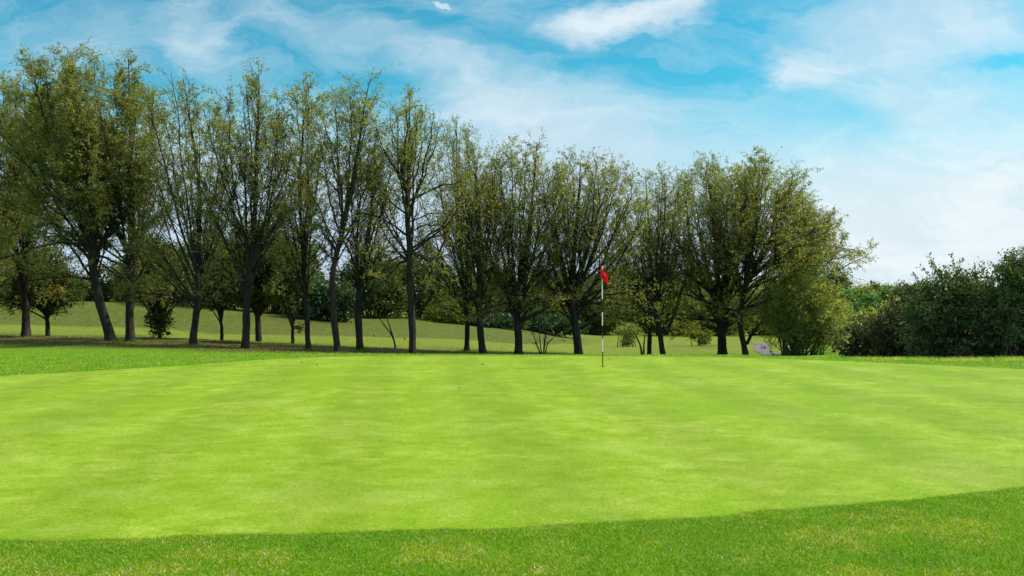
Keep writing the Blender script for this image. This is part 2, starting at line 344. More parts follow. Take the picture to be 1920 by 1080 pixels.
# ---- putting green
edge = [(-3.28, 5.47), (-1.96, 5.59), (-.92, 5.68), (.14, 5.80), (1.29, 6.05), (2.57, 6.43), (4.12, 6.95), (6.4, 8.2), (9.0, 10.2), (11.3, 13.2), (11.8, 16.0),
        (10.7, 17.75), (9.2, 18.9), (7.0, 20.1), (4.0, 21.2), (0, 21.7), (-3, 21.5), (-5.46, 20.8), (-7.4, 18.5), (-9.0, 16.9), (-9.9, 16.1), (-11.2, 13.2), (-10.4, 9.5), (-7.8, 6.9), (-5.2, 5.75)]
E = np.array(edge)
def catmull(Pt, n=14):
    out = []
    m = len(Pt)
    for i in range(m):
        p0, p1, p2, p3 = Pt[(i - 1) % m], Pt[i], Pt[(i + 1) % m], Pt[(i + 2) % m]
        for t in np.linspace(0, 1, n, endpoint=False):
            out.append(.5 * ((2 * p1) + (-p0 + p2) * t + (2 * p0 - 5 * p1 + 4 * p2 - p3) * t * t + (-p0 + 3 * p1 - 3 * p2 + p3) * t ** 3))
    return np.array(out)
EC = catmull(E)
ea = np.arange(len(EC)); EC += unit(EC - EC.mean(0)) * (rng.normal(0, .008, len(EC)) + .016 * np.sin(ea * .9) * np.sin(ea * .23) + .018 * np.sin(ea * .37))[:, None]
cen = np.array([0.6, 13.0])
rings = np.concatenate([np.linspace(0, .9, 40), np.linspace(.92, 1, 10)])
nr, ne = len(rings), len(EC)
GV = cen + rings[:, None, None] * (EC[None] - cen)
GZ = zg(GV[..., 0], GV[..., 1]) + .006
V = np.concatenate([np.dstack([GV, GZ]).reshape(-1, 3), np.column_stack([EC, zg(EC[:, 0], EC[:, 1]) - .01])])
gi = np.arange((nr + 1) * ne).reshape(nr + 1, ne)
Fq = np.stack([gi[:-1], np.roll(gi[:-1], -1, 1), np.roll(gi[1:], -1, 1), gi[1:]], -1).reshape(-1, 4)
green = mesh_np('putting_green', V, Fq[:, ::-1], M_GREEN, smoothf=True); tag(green, kind='structure')
def fuzzy(x, y, amt):      # blades thin out over a few centimetres across the mown edge
    rr_ = np.random.default_rng(9); k = 1 + rr_.exponential(amt, x.shape) * np.where(rr_.random(x.shape) < .5, 1, -1) / np.hypot(x - cen[0], y - cen[1])
    return inside(cen[0] + (x - cen[0]) * k, cen[1] + (y - cen[1]) * k)
def inside(x, y, poly=EC):
    r = np.zeros(x.shape, bool); n = len(poly); j = n - 1
    for i in range(n):
        xi, yi = poly[i]; xj, yj = poly[j]
        c = ((yi > y) != (yj > y)) & (x < (xj - xi) * (y - yi) / (yj - yi + 1e-12) + xi); r ^= c; j = i
    return r

# ---- rough grass blades
def blades(x, y, h, wd, seed):
    r = np.random.default_rng(seed); n = len(x); z = ground_z(x, y)
    a = r.random(n) * 2 * np.pi; lean = r.normal(0, .95, (n, 2)); hh = h * (.45 + .9 * r.random(n)); ww = wd * (.7 + .6 * r.random(n))
    dx, dy = np.cos(a) * ww, np.sin(a) * ww
    b0 = np.stack([x - dx, y - dy, z - .004], 1); b1 = np.stack([x + dx, y + dy, z - .004], 1)
    tip = np.stack([x + lean[:, 0] * hh, y + lean[:, 1] * hh, z + hh], 1)
    V = np.stack([b0, b1, tip], 1).reshape(-1, 3)
    return V, np.arange(3 * n).reshape(n, 3), r.random(n)
def scatter(n, x0, x1, y0, y1, seed, cond):
    r = np.random.default_rng(seed); x = r.uniform(x0, x1, n); y = r.uniform(y0, y1, n); k = cond(x, y); return x[k], y[k]
parts = []
vis = lambda x, y: (np.abs(x) < .62 * y + .2)
x, y = scatter(620000, -4.6, 4.8, 4.3, 7.4, 11, lambda x, y: vis(x, y) & ~fuzzy(x, y, .06)); parts.append(blades(x, y, .015, .0023, 1))
x, y = scatter(180000, -16, -3, 15, 27, 12, lambda x, y: vis(x, y) & ~inside(x, y) & (np.random.default_rng(1).random(len(x)) < np.exp(-(y - 15) / 4))); parts.append(blades(x, y, .035, .0045, 2))
x, y = scatter(60000, -4, 14, 17, 23.5, 13, lambda x, y: vis(x, y) & ~inside(x, y)); parts.append(blades(x, y, .03, .004, 3))
V = []; Fc = []; rr = []; o_ = 0
for a, b, c in parts: V.append(a); Fc.append(b + o_); rr.append(c); o_ += len(a)
g = mesh_np('grass', np.concatenate(V), np.concatenate(Fc), M_BLADE, attr={'rnd': ('FACE', np.concatenate(rr))})
tag(g, 'short green rough grass blades fringing the putting green', 'grass', kind='stuff')

# ---- gravel path behind the right-hand trees
pp = np.array([P(1470, 664, 40)[:2], P(1440, 661, 46)[:2], P(1425, 655, 52)[:2], P(1432, 650, 60)[:2], P(1420, 648, 68)[:2]])
t = np.linspace(0, len(pp) - 1, 60); cx = np.interp(t, range(len(pp)), pp[:, 0]); cy = np.interp(t, range(len(pp)), pp[:, 1])
tx = np.gradient(cx); ty = np.gradient(cy); L = np.hypot(tx, ty); nxv, nyv = -ty / L, tx / L
rows = []
for s in np.linspace(-.45, .45, 7):
    ww = 1 + .12 * np.sin(t * 5 + s); px_, py_ = cx + nxv * s * ww, cy + nyv * s * ww; rows.append(np.stack([px_, py_, ground_z(px_, py_) + .02], 1))
V = np.array(rows); ii = np.arange(V.shape[0] * V.shape[1]).reshape(V.shape[:2])
tag(mesh_np('gravel_path', V, np.stack([ii[:-1, :-1], ii[:-1, 1:], ii[1:, 1:], ii[1:, :-1]], -1).reshape(-1, 4), M_GRAVEL, smoothf=True), kind='structure')

# ------------------------------------------------------------------ plant builders
def tubes(Pts, Rad, s):
    """Pts (n,k,3) Rad (n,k) -> verts, quads"""
    n, k, _ = Pts.shape
    T_ = unit(np.gradient(Pts, axis=1)); ref = np.where(np.abs(T_[..., 2:3]) > .9, np.array([1., 0, 0]), np.array([0, 0, 1.]))
    A = unit(np.cross(T_, ref)); B = np.cross(T_, A)
    # avoid twist: use first frame's A projected along the branch
    A0 = A[:, :1]; A = unit(A0 - (A0 * T_).sum(-1, keepdims=True) * T_); B = np.cross(T_, A)
    ang = np.arange(s) * 2 * np.pi / s
    V = Pts[:, :, None] + Rad[:, :, None, None] * (np.cos(ang)[None, None, :, None] * A[:, :, None] + np.sin(ang)[None, None, :, None] * B[:, :, None])
    ii = np.arange(n * k * s).reshape(n, k, s)
    a = ii[:, :-1]; b = ii[:, 1:]
    Fq = np.stack([a, np.roll(a, -1, 2), np.roll(b, -1, 2), b], -1).reshape(-1, 4)
    return V.reshape(-1, 3), Fq
class Acc:
    def __init__(s): s.V = []; s.F = []; s.o = 0
    def add(s, V, Fq): s.V.append(V); s.F.append(Fq + s.o); s.o += len(V)
    def build(s, name, mat, parent): return mesh_np(name, np.concatenate(s.V), np.concatenate(s.F), mat, parent, smoothf=True)
def leaves(pos, dirn, ln, wd, r):
    n = len(pos); d = unit(dirn); side = unit(np.cross(d, r.normal(size=(n, 3))))
    l = (ln * (.6 + .8 * r.random(n)))[:, None]; w_ = (wd * (.7 + .6 * r.random(n)))[:, None]
    up = np.cross(d, side) * w_ * .25
    V = np.stack([pos, pos + d * l * .45 + side * w_ * .5 + up, pos + d * l, pos + d * l * .5 - side * w_ * .5 + up], 1).reshape(-1, 3)
    return V, np.arange(4 * n).reshape(n, 4)
def sample(curves, ci, t):
    """point & tangent on curves[ci] at t in 0..1"""
    k = curves.shape[1] - 1; f = np.clip(t, 0, .9999) * k; i = f.astype(int); a = (f - i)[:, None]
    p = curves[ci, i] * (1 - a) + curves[ci, i + 1] * a; return p, unit(curves[ci, i + 1] - curves[ci, i])
def grow(p, d, ln, k, r, up, wob):
    """batch of curved shoots"""
    n = len(p); out = np.zeros((n, k, 3)); out[:, 0] = p; d = unit(d)
    for i in range(1, k):
        d = unit(d + np.array([0, 0, up]) / k + r.normal(0, wob, (n, 3)) / math.sqrt(k)); out[:, i] = out[:, i - 1] + d * (ln / (k - 1))[:, None]
    return out
def polyline(pts, k, r=None, wob=0):
    pts = np.array(pts, float); seg = np.r_[0, np.cumsum(np.linalg.norm(np.diff(pts, axis=0), axis=1))]; t = np.linspace(0, seg[-1], k)
    out = np.stack([np.interp(t, seg, pts[:, j]) for j in range(3)], 1)
    for _ in range(2): out[1:-1] = (out[:-2] + 2 * out[1:-1] + out[2:]) / 4
    if r is not None and wob: out[1:] += np.cumsum(r.normal(0, wob, (k - 1, 3)), 0) * np.array([1, 1, .2])
    return out

TREES = []
def willow(bx, Y, wpx, trunk, crown, n, dens, label, seed, low=4, blen=1.0, limbs=(), mat=None, group='tall trees in the row behind the green', leaf=.105):
    """trunk: list of px points above the base; crown: (cx, top, half width, bottom py)"""
    r = np.random.default_rng(seed); m2p = Y / F
    x0 = (bx - 960) * m2p; zb = float(ground_z(x0, Y)); base = np.array([x0, Y, zb])
    root = empty('broadleaf_tree', tuple(base)); tag(root, label, 'tree', group); TREES.append((x0, Y))
    cx, top, hw, bot = crown; hw = hw * (1.72 if 300 < bx < 850 else 1.5); n = int(n * 1.45); low = low + 4; R0 = wpx * m2p * .46
    W = lambda px, py, dy=0: np.array([(px - 960) * m2p - x0, dy, EYE - (py - HZ) * m2p - zb])
    trunk_pts = [np.array([0, 0, -.12])] + [W(px, py, 0) for px, py in trunk]
    # let the trunk run on as the middle leader
    top = top + 20; tipm = W(cx + r.normal(0, hw * .15), top + 6, 0)
    K = 22
    end = trunk_pts[-1]; more = [end + (tipm - end) * .5 + r.normal(0, .15, 3)] + [tipm]
    C0 = polyline(trunk_pts + more, K, r, .018)
    hfrac = np.linspace(0, 1, K); trunk_end = np.linalg.norm(np.diff(np.array(trunk_pts), axis=0), axis=1).sum() / np.linalg.norm(np.diff(np.array(trunk_pts + more), axis=0), axis=1).sum()
    rad = np.where(hfrac < trunk_end, R0 * (1 - .28 * hfrac / trunk_end), R0 * .62 * (1 - (hfrac - trunk_end) / (1 - trunk_end)) ** .8 + .012)
    rad[0] *= 1.15; 
    # flare with extra rings
    fine = np.linspace(0, 1, 5 * K); Cf = np.stack([np.interp(fine, hfrac, C0[:, j]) for j in range(3)], 1); rf = np.interp(fine, hfrac, rad)
    hgt = Cf[:, 2] - Cf[0, 2]; rf = rf * (1 + .22 * np.exp(-hgt / .18))
    acc = Acc(); Vt, Ft = tubes(Cf[None], rf[None], 14)
    Vt = Vt.reshape(len(fine), 14, 3); c = Cf[:, None]; ridge = 1 + .10 * np.sin(np.arange(14) * 2.7 + fine[:, None] * 22)[..., None] * np.clip(rf / R0, 0, 1)[:, None, None] + r.normal(0, .03, (len(fine), 14, 1))
    Vt = (c + (Vt - c) * ridge).reshape(-1, 3); acc.add(Vt, Ft)
    # leaders
    k = 14; LC = []; LR = []
    for i in range(n):
        a = -1 + 2 * (i + .5) / n + r.normal(0, .1); b = r.uniform(-1, 1) * math.sqrt(max(.05, 1 - min(1, a * a)))
        py = top + (bot - top) * (.02 + .50 * abs(a) ** 2.1 * r.uniform(.55, 1.1) + .10 * r.random())
        tip = W(cx + hw * a * .95, py, b * hw * m2p * 1.0)
        ts = trunk_end * r.uniform(.62, 1.2); s, st = sample(C0[None], np.zeros(1, int), np.array([ts])); s = s[0]
        dv = tip - s; out = np.array([dv[0], dv[1], 0]); q1, q2 = r.uniform(.2, .55), r.uniform(.6, 1.0); c1 = s + out * q1 + np.array([0, 0, dv[2] * .28]); c2 = s + out * q2 + np.array([0, 0, dv[2] * .66])
        t = np.linspace(0, 1, k)[:, None]
        cv = (1 - t) ** 3 * s + 3 * (1 - t) ** 2 * t * c1 + 3 * (1 - t) * t * t * c2 + t ** 3 * tip
        wv = np.cumsum(r.normal(0, .05, (k, 3)), 0); cv = cv + (wv - wv[0]) * np.sin(t * np.pi * .8) * .9
        LC.append(cv); LR.append(R0 * r.uniform(.17, .36) * (1 - t[:, 0]) ** .8 + .007)
    nhi = len(LC)
    for i in range(low):                                        # lower, spreading boughs
        a = r.choice([-1, 1]) * r.uniform(.4, 1.05); py = bot - (bot - top) * r.uniform(-.06, .42)
        tip = W(cx + hw * a, py, r.uniform(-1, 1) * hw * m2p * .9); ts = trunk_end * r.uniform(.5, 1.0); s = sample(C0[None], np.zeros(1, int), np.array([ts]))[0][0]
        t = np.linspace(0, 1, k)[:, None]; dv = tip - s; c1 = s + dv * .4 + np.array([0, 0, .45]); cv = (1 - t) ** 2 * s + 2 * (1 - t) * t * c1 + t * t * tip
        wv = np.cumsum(r.normal(0, .05, (k, 3)), 0); cv += (wv - wv[0]) * .6; LC.append(cv); LR.append(R0 * r.uniform(.16, .3) * (1 - t[:, 0]) ** .8 + .008)
    for pts, wl in limbs:                                       # limbs the photo shows plainly
        q = [W(px, py, r.uniform(-.3, .3)) for px, py in pts]; q[0][1] = 0
        cv = polyline(q, k, r, .02); LC.append(cv); LR.append(wl * m2p * .5 * (1 - .9 * np.linspace(0, 1, k)))
    LC = np.array(LC); LR = np.array(LR)
    acc.add(*tubes(LC, LR, 7))
    # side branches
    LC2 = np.concatenate([LC, np.stack([np.interp(np.linspace(trunk_end, 1, k), hfrac, C0[:, j]) for j in range(3)], 1)[None]])
    lens = np.linalg.norm(np.diff(LC2, axis=1), axis=2).sum(1)
    nb = np.maximum(5, (lens * (4.6 if bx < 300 else 3.9 if bx < 800 else 3.6))).astype(int); ci = np.repeat(np.arange(len(LC2)), nb)
    t = r.uniform(.16, 1, len(ci)) ** .85; p, tg = sample(LC2, ci, t)
    per = unit(np.cross(tg, r.normal(size=tg.shape))); d = tg * .72 + per * .62 + np.array([0, 0, .12])
    ln = blen * (1.75 * (1 - t) ** .7 + .55) * r.uniform(.45, 1.15, len(ci)) * np.clip(lens[ci] / 5, .4, 1.1)
    B1 = grow(p, d, ln, 7, r, r.uniform(.1, .8), r.uniform(.25, .42)); r1 = (.0035 + .0075 * ln)[:, None] * np.linspace(1, .3, 7)[None]
    acc.add(*tubes(B1, r1, 4))
    # twigs
    nt_ = np.maximum(3, (ln * (8 if bx < 300 else 6.2))).astype(int); cj = np.repeat(np.arange(len(B1)), nt_); t2 = r.uniform(.12, 1, len(cj)); p, tg = sample(B1, cj, t2)
    per = unit(np.cross(tg, r.normal(size=tg.shape))); d = tg * .7 + per * .75; l2 = r.uniform(.18, .60, len(cj))
    B2 = grow(p, d, l2, 4, r, -.05, .25); r2 = np.repeat(np.array([[.0035, .003, .0022, .0015]]), len(B2), 0)
    acc.add(*tubes(B2, r2, 3))
    acc.build('trunk', M_BARK, root)
    # leaves, thicker towards the outside and the top, some shoots nearly bare
    bd = np.clip(r.lognormal(-.15, .6, len(B1)), .1, 3.0)
    hrel = np.clip((p[:, 2] / max(1, tipm[2])), 0, 1)
    ex = dens * (9.8 if bx < 300 else 11 if bx < 850 else 8.6) * bd[cj] * (.75 + .55 * np.abs(hrel - .55)) * (.55 + .7 * t[cj])
    nl = r.poisson(ex); ck = np.repeat(np.arange(len(B2)), nl); t3 = r.uniform(.05, 1.0, len(ck)); p, tg = sample(B2, ck, t3)
    d = tg * .6 + r.normal(0, .55, tg.shape) + np.array([0, 0, -.25]); p = p + r.normal(0, .03, p.shape)
    V, Fl = leaves(p, d, leaf, leaf * .36, r)
    base_r = np.repeat(r.uniform(-.18, .18, len(B1))[cj], nl)
    mesh_np('crown', V, Fl, mat or M_WILLOW, root, {'rnd': ('FACE', np.clip(r.random(len(p)) ** 1.15 + base_r, 0, 1))})
    return root, len(p)

def bush(name, label, cat, px, Y, lobes, mat, seed, group=None, leaf=.10, dens=1.0, clump=.22, sprigs=0, stem=True, stem_mat=None, trunk_w=0, aspect=.5, base_py=None):
    """lobes: (px, py, rx px, ry px[, depth]) ellipsoids; leaves gather in clumps near the lobes' skins"""
    r = np.random.default_rng(seed); m2p = Y / F; x0 = (px - 960) * m2p; zb = float(ground_z(x0, Y)); root = empty(name, (x0, Y, zb)); tag(root, label, cat, group)
    P_ = []; D_ = []; targets = []; extra = []; INN = []
    for lb in lobes:
        lx, ly, rx, ry = lb[:4]; c = np.array([(lx - 960) * m2p - x0, lb[4] if len(lb) > 4 else 0, EYE - (ly - HZ) * m2p - zb]); Rv = np.array([rx * m2p, max(rx, ry) * m2p * .8, ry * m2p])
        area = (Rv[0] * Rv[2] + Rv[0] * Rv[1] + Rv[1] * Rv[2]) * 4.2; nc = int(area * 4.0 / (clump / .22) ** 1.5)
        d = unit(r.normal(size=(nc, 3))); wob = 1 + .16 * np.sin(d[:, 0] * 5 + seed) * np.sin(d[:, 2] * 6 + 1.3 * seed) + .1 * np.sin(d[:, 1] * 9)
        rr_ = (r.random(nc) ** .35)[:, None] * wob[:, None]; cc = c + d * Rv * rr_
        targets.append(cc[r.random(nc) < .25]); sz = clump * r.uniform(.6, 1.5, nc)
        nl = r.poisson(55 * dens * (sz / .22) ** 2 * (.1 / leaf) ** 2, nc); k = np.repeat(np.arange(nc), nl)
        P_.append(cc[k] + r.normal(size=(len(k), 3)) * sz[k][:, None] * np.array([.55, .55, .45])); D_.append(d[k] * .5 + r.normal(0, .7, (len(k), 3)) + [0, 0, -.1])
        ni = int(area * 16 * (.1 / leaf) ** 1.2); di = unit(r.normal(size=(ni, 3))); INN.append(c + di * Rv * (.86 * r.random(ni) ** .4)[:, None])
        # sprigs standing out of the skin
        ns = int(sprigs * area * .6)
        if ns:
            d = unit(r.normal(size=(ns, 3)) + [0, 0, .5]); d[:, 2] = np.abs(d[:, 2]) * .9 + .05; s0 = c + d * Rv * .9
            S = grow(s0, d + r.normal(0, .35, d.shape) + [0, 0, .3], r.uniform(.35, 1.0, ns), 5, r, -.1, .3); extra.append(S)
            ck = np.repeat(np.arange(ns), 26); tt = r.random(len(ck)); p, tg = sample(S, ck, tt)
            P_.append(p + r.normal(0, .035, p.shape)); D_.append(tg * .5 + r.normal(0, .6, tg.shape))
    Pn = np.concatenate(P_); Dn = np.concatenate(D_); keep = Pn[:, 2] > -.05; Pn = Pn[keep]; Dn = Dn[keep]
    V, Fl = leaves(Pn, Dn, leaf, leaf * aspect, r)
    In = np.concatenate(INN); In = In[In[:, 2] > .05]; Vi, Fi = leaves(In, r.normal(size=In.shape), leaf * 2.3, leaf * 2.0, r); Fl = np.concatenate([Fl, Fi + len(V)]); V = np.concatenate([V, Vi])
    acc = Acc()
    if stem:
        tg_ = np.concatenate(targets); tg_ = tg_[r.permutation(len(tg_))[:70]]; ns = len(tg_)
        if trunk_w:
            h = max(.3, min(tg_[:, 2].min() + .3, tg_[:, 2].mean() * .5)); mid = np.array([tg_[:, 0].mean() * .5, 0, h]); C = polyline([np.array([0, 0, -.1]), mid * [.3, 1, .5], mid], 9, r, .015)
            acc.add(*tubes(C[None], (trunk_w * m2p * .5 * np.linspace(1.15, .75, 9))[None], 10)); st = C[-1]; s0 = C[np.clip(r.integers(5, 9, ns), 0, 8)]; r0 = trunk_w * m2p * .22
        else:
            s0 = np.column_stack([r.normal(0, .3, ns) + tg_[:, 0] * .35, tg_[:, 1] * .3, np.full(ns, -.08)]); r0 = .03
        t = np.linspace(0, 1, 8)[None, :, None]; c1 = s0 * .6 + tg_ * .4 + r.normal(0, .15, (ns, 3)) + [0, 0, .3]
        cv = (1 - t) ** 2 * s0[:, None] + 2 * (1 - t) * t * c1[:, None] + t * t * tg_[:, None]
        acc.add(*tubes(cv, np.repeat((r0 * np.linspace(1, .2, 8) + .003)[None], ns, 0), 5))
        for S in extra: acc.add(*tubes(S, np.repeat(np.linspace(.009, .003, 5)[None], len(S), 0), 3))
        acc.build('trunk' if trunk_w else 'stem', stem_mat or M_TWIG, root)
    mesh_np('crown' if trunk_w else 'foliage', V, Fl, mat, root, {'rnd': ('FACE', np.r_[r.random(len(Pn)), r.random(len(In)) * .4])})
    return root, len(Pn)

tot = 0
EXTRA_CALLS = []
#--TREES--
exec_trees = True
G = 'tall trees in the row behind the green'
L = [
 (-70, 40, 17, [(-68, 560)], (-35, 165, 75, 560), 8, 1.25, 'crown at the far left edge whose trunk is out of the picture', 101, 5),
 (49, 42, 16, [(49, 590), (46, 540)], (30, 128, 68, 560), 9, 1.25, 'leftmost tall tree with a straight dark trunk beside a thinner small tree', 102, 6),
 (210, 37, 19, [(196, 590), (187, 558), (172, 490), (178, 455)], (105, 78, 80, 520), 12, 1.5, 'highest tree of the row, on a thick trunk leaning left', 103, 6),
 (245, 38, 17, [(242, 575), (248, 500)], (225, 84, 72, 540), 10, 1.35, 'tall leafy tree whose straight trunk stands just right of the thick leaning trunk', 104, 6),
 (361, 36, 15, [(365, 600), (372, 540)], (348, 122, 62, 560), 9, .85, 'tall tree with a plain trunk between a leafy small tree and a crooked sapling', 105, 4),
 (459, 34, 16, [(463, 600), (464, 560), (472, 500)], (472, 110, 64, 540), 11, .72, 'tall tree with steep bare stems, stout trunk in front of a darker round-crowned tree', 106, 4),
 (580, 36, 11, [(575, 600), (570, 520)], (572, 134, 46, 520), 7, .8, 'slender trunked tall tree between the leafy thin sapling and a thicker leaning trunk', 107, 3),
 (634, 33, 14, [(624, 590), (621, 510), (640, 440)], (655, 128, 50, 520), 8, .72, 'tall tree with bent trunk leaning left, just left of the black trunk with low arms', 108, 3),
 (675, 36, 15, [(671, 600), (670, 540)], (692, 235, 52, 560), 8, .6, 'black trunk with low arms on both sides, just left of the forked bare sapling', 109, 4),
 (775, 34, 15, [(773, 600), (770, 520), (766, 400)], (766, 158, 70, 530), 13, .58, 'tall open tree with a sparse fan crown, just right of the forked bare sapling', 110, 6),
 (875, 40, 11, [(876, 610), (872, 560)], (855, 206, 52, 560), 9, .8, 'thinner left trunk of a close pair, with a long low arm reaching left', 111, 5),
 (907, 37, 15, [(899, 610), (900, 560)], (905, 245, 58, 570), 10, .8, 'thick split trunk tree, right one of a close pair behind the crest', 112, 6),
 (972, 38, 17, [(971, 610), (968, 570)], (978, 243, 76, 570), 13, .9, 'tree with a heavy low limb reaching right over a bare shrub', 113, 8),
 (1085, 39, 18, [(1078, 605), (1070, 560)], (1105, 277, 88, 580), 15, .95, 'broad tree with a thick knobbly trunk just left of the red flag', 114, 9),
 (1217, 43, 10, [(1218, 610), (1215, 560)], (1192, 395, 52, 590), 7, 1.2, 'lower tree with a short stump at its foot, just left of the widely forking tree', 115, 5),
 (1245, 42, 12, [(1238, 625), (1228, 590)], (1222, 302, 62, 560), 10, .85, 'tree forking low into a wide V, just right of the stump-footed trunk', 116, 5),
 (1355, 44, 19, [(1352, 610), (1345, 570)], (1325, 283, 76, 600), 14, 1.3, 'dense tree with a thick double trunk, left of the last trunk of the row', 117, 10),
 (1400, 42, 12, [(1386, 605), (1388, 570), (1400, 520)], (1432, 287, 92, 590), 16, 1.35, 'tree on a narrow forking trunk beside the gravel path, last trunk of the row', 118, 10),
]
LIMBS = {
 103: [([(186, 520), (150, 470), (110, 440), (60, 430)], 8), ([(176, 470), (215, 425), (250, 380), (262, 300)], 8)],
 106: [([(463, 560), (430, 470), (395, 380), (355, 300)], 8), ([(470, 500), (520, 420), (560, 380)], 6)],
 109: [([(672, 585), (645, 560), (620, 530), (600, 520)], 6), ([(672, 585), (700, 568), (716, 545), (735, 520)], 6)],
 110: [([(775, 570), (800, 530), (822, 470), (850, 400)], 8), ([(772, 500), (725, 450), (700, 400)], 6)],
 111: [([(874, 600), (850, 580), (818, 572), (800, 560)], 4), ([(876, 600), (895, 590), (915, 570)], 4)],
 112: [([(902, 600), (915, 585), (935, 560)], 6)],
 113: [([(976, 602), (1005, 588), (1035, 572), (1062, 560), (1090, 535)], 10), ([(968, 580), (950, 545), (925, 500), (905, 470)], 9), ([(968, 575), (960, 480), (950, 380)], 9)],
 114: [([(1088, 615), (1105, 605), (1125, 585), (1145, 560)], 7), ([(1072, 570), (1050, 500), (1040, 420)], 9), ([(1075, 570), (1100, 500), (1130, 420), (1150, 350)], 9)],
 116: [([(1246, 628), (1262, 600), (1276, 560), (1290, 520), (1296, 440)], 8), ([(1230, 595), (1205, 575), (1180, 550), (1160, 540)], 7), ([(1230, 590), (1238, 540), (1248, 480), (1250, 400)], 7)],
 117: [([(1346, 600), (1322, 570), (1308, 530), (1298, 470)], 8), ([(1356, 590), (1375, 520), (1390, 440)], 8)],
 118: [([(1400, 645), (1413, 620), (1424, 610), (1455, 560)], 7), ([(1395, 540), (1430, 470), (1470, 400), (1490, 350)], 9), ([(1398, 530), (1450, 480), (1520, 455), (1600, 470)], 8), ([(1398, 530), (1470, 470), (1540, 420)], 8)],
}
BL = {118: 1.35, 117: 1.25, 114: 1.15, 103: 1.15, 102: 1.1}
for (bx, Y, wpx, tr, cr, n, de, lab, sd, low) in L:
    _, c = willow(bx, Y, wpx, tr, cr, n, de, lab, sd, low=low, blen=BL.get(sd, 1.0), limbs=LIMBS.get(sd, ()), group=G); tot += c
# right-hand shoulder of the last tree's clump
_, c = willow(1490, 44, 11, [(1492, 610), (1500, 560)], (1516, 372, 48, 640), 12, 1.6, 'rounded leafy tree ending the row at the right, foliage hanging to the grass', 119, low=14, blen=1.3, group=G, limbs=[([(1500, 570), (1550, 520), (1600, 490), (1622, 482)], 6)]); tot += c

# smaller dense trees among the trunks
SG = 'small dark trees among the tall trunks'
B = [
 (90, 44, [(75, 515, 62, 56), (122, 540, 42, 44), (35, 545, 50, 40)], 8, 'small dark tree on a thin straight trunk, right of the leftmost tall trunk', 201),
 (300, 40, [(295, 505, 58, 48), (262, 530, 42, 38), (335, 530, 42, 40), (300, 600, 24, 32)], 7, 'small tree leafy down to the ground, between the second straight trunk and the plain trunk', 202),
 (417, 41, [(402, 545, 42, 40), (430, 520, 35, 38)], 6, 'small crooked sapling tree leaning left between two stout trunks', 203),
 (485, 42, [(480, 455, 62, 50), (450, 505, 58, 48), (520, 505, 52, 50), (485, 550, 55, 28)], 11, 'dark round-crowned tree standing close behind a stout trunk', 204),
 (549, 40, [(545, 540, 40, 42), (560, 500, 34, 36), (562, 620, 9, 9)], 6, 'thin young tree with leafy shoots low on its right side', 205),
]
for px, Y, lobes, tw, lab, sd in B:
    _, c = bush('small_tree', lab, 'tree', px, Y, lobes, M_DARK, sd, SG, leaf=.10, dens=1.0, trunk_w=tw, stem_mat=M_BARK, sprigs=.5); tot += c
# willow scrub at the right foot of the row
_, c = bush('willow_bush', 'large dark bush with yellowing leaves touching the grass right of the gravel path', 'bush', 1500, 41, [(1490, 560, 55, 75), (1535, 590, 48, 68), (1455, 590, 30, 45), (1560, 620, 25, 36), (1500, 630, 50, 30)], M_WILLOW, 206, leaf=.1, dens=.9, sprigs=1, aspect=.36); tot += c

# shrubs on the right
HG = 'overgrown shrubs at the right edge'
B = [
 (1612, 33, [(1610, 648, 50, 40), (1645, 640, 42, 50)], M_BRAMBLE, 'low dark brown bramble bush, first right of the row of trees', 301),
 (1675, 31, [(1672, 632, 42, 58), (1703, 612, 40, 72), (1690, 655, 50, 34)], M_BRAMBLE, 'dark thicket rising between the low bramble and the big hawthorn', 302),
 (1770, 29, [(1765, 585, 62, 80), (1730, 620, 50, 60), (1790, 548, 50, 48), (1815, 620, 55, 66), (1765, 650, 66, 40)], M_THORN, 'big dark hawthorn bush with twiggy top, broadest of the right-hand shrubs', 303),
 (1862, 28, [(1855, 600, 48, 85), (1840, 550, 40, 42), (1880, 640, 50, 48), (1845, 652, 50, 38)], M_THORN, 'greyish hawthorn between the broad twiggy one and the tall shrub at the edge', 304),
 (1925, 27, [(1915, 560, 50, 80), (1900, 510, 30, 38), (1930, 632, 60, 60), (1935, 500, 45, 40)], M_THORN, 'tallest shrub cut by the right edge of the picture', 305),
 (2015, 27, [(2005, 580, 60, 90), (2040, 610, 60, 75)], M_THORN, 'dark shrub beyond the one cut by the right edge', 306),
 (2110, 28, [(2105, 590, 64, 90), (2150, 620, 60, 70)], M_THORN, 'last dark shrub well past the right edge', 307),
]
for px, Y, lobes, mat, lab, sd in B:
    _, c = bush('overgrown_shrub', lab, 'shrub', px, Y, lobes, mat, sd, HG, leaf=.095, dens=.75, clump=.2, sprigs=1.0 if sd != 301 else .5, aspect=.55); tot += c

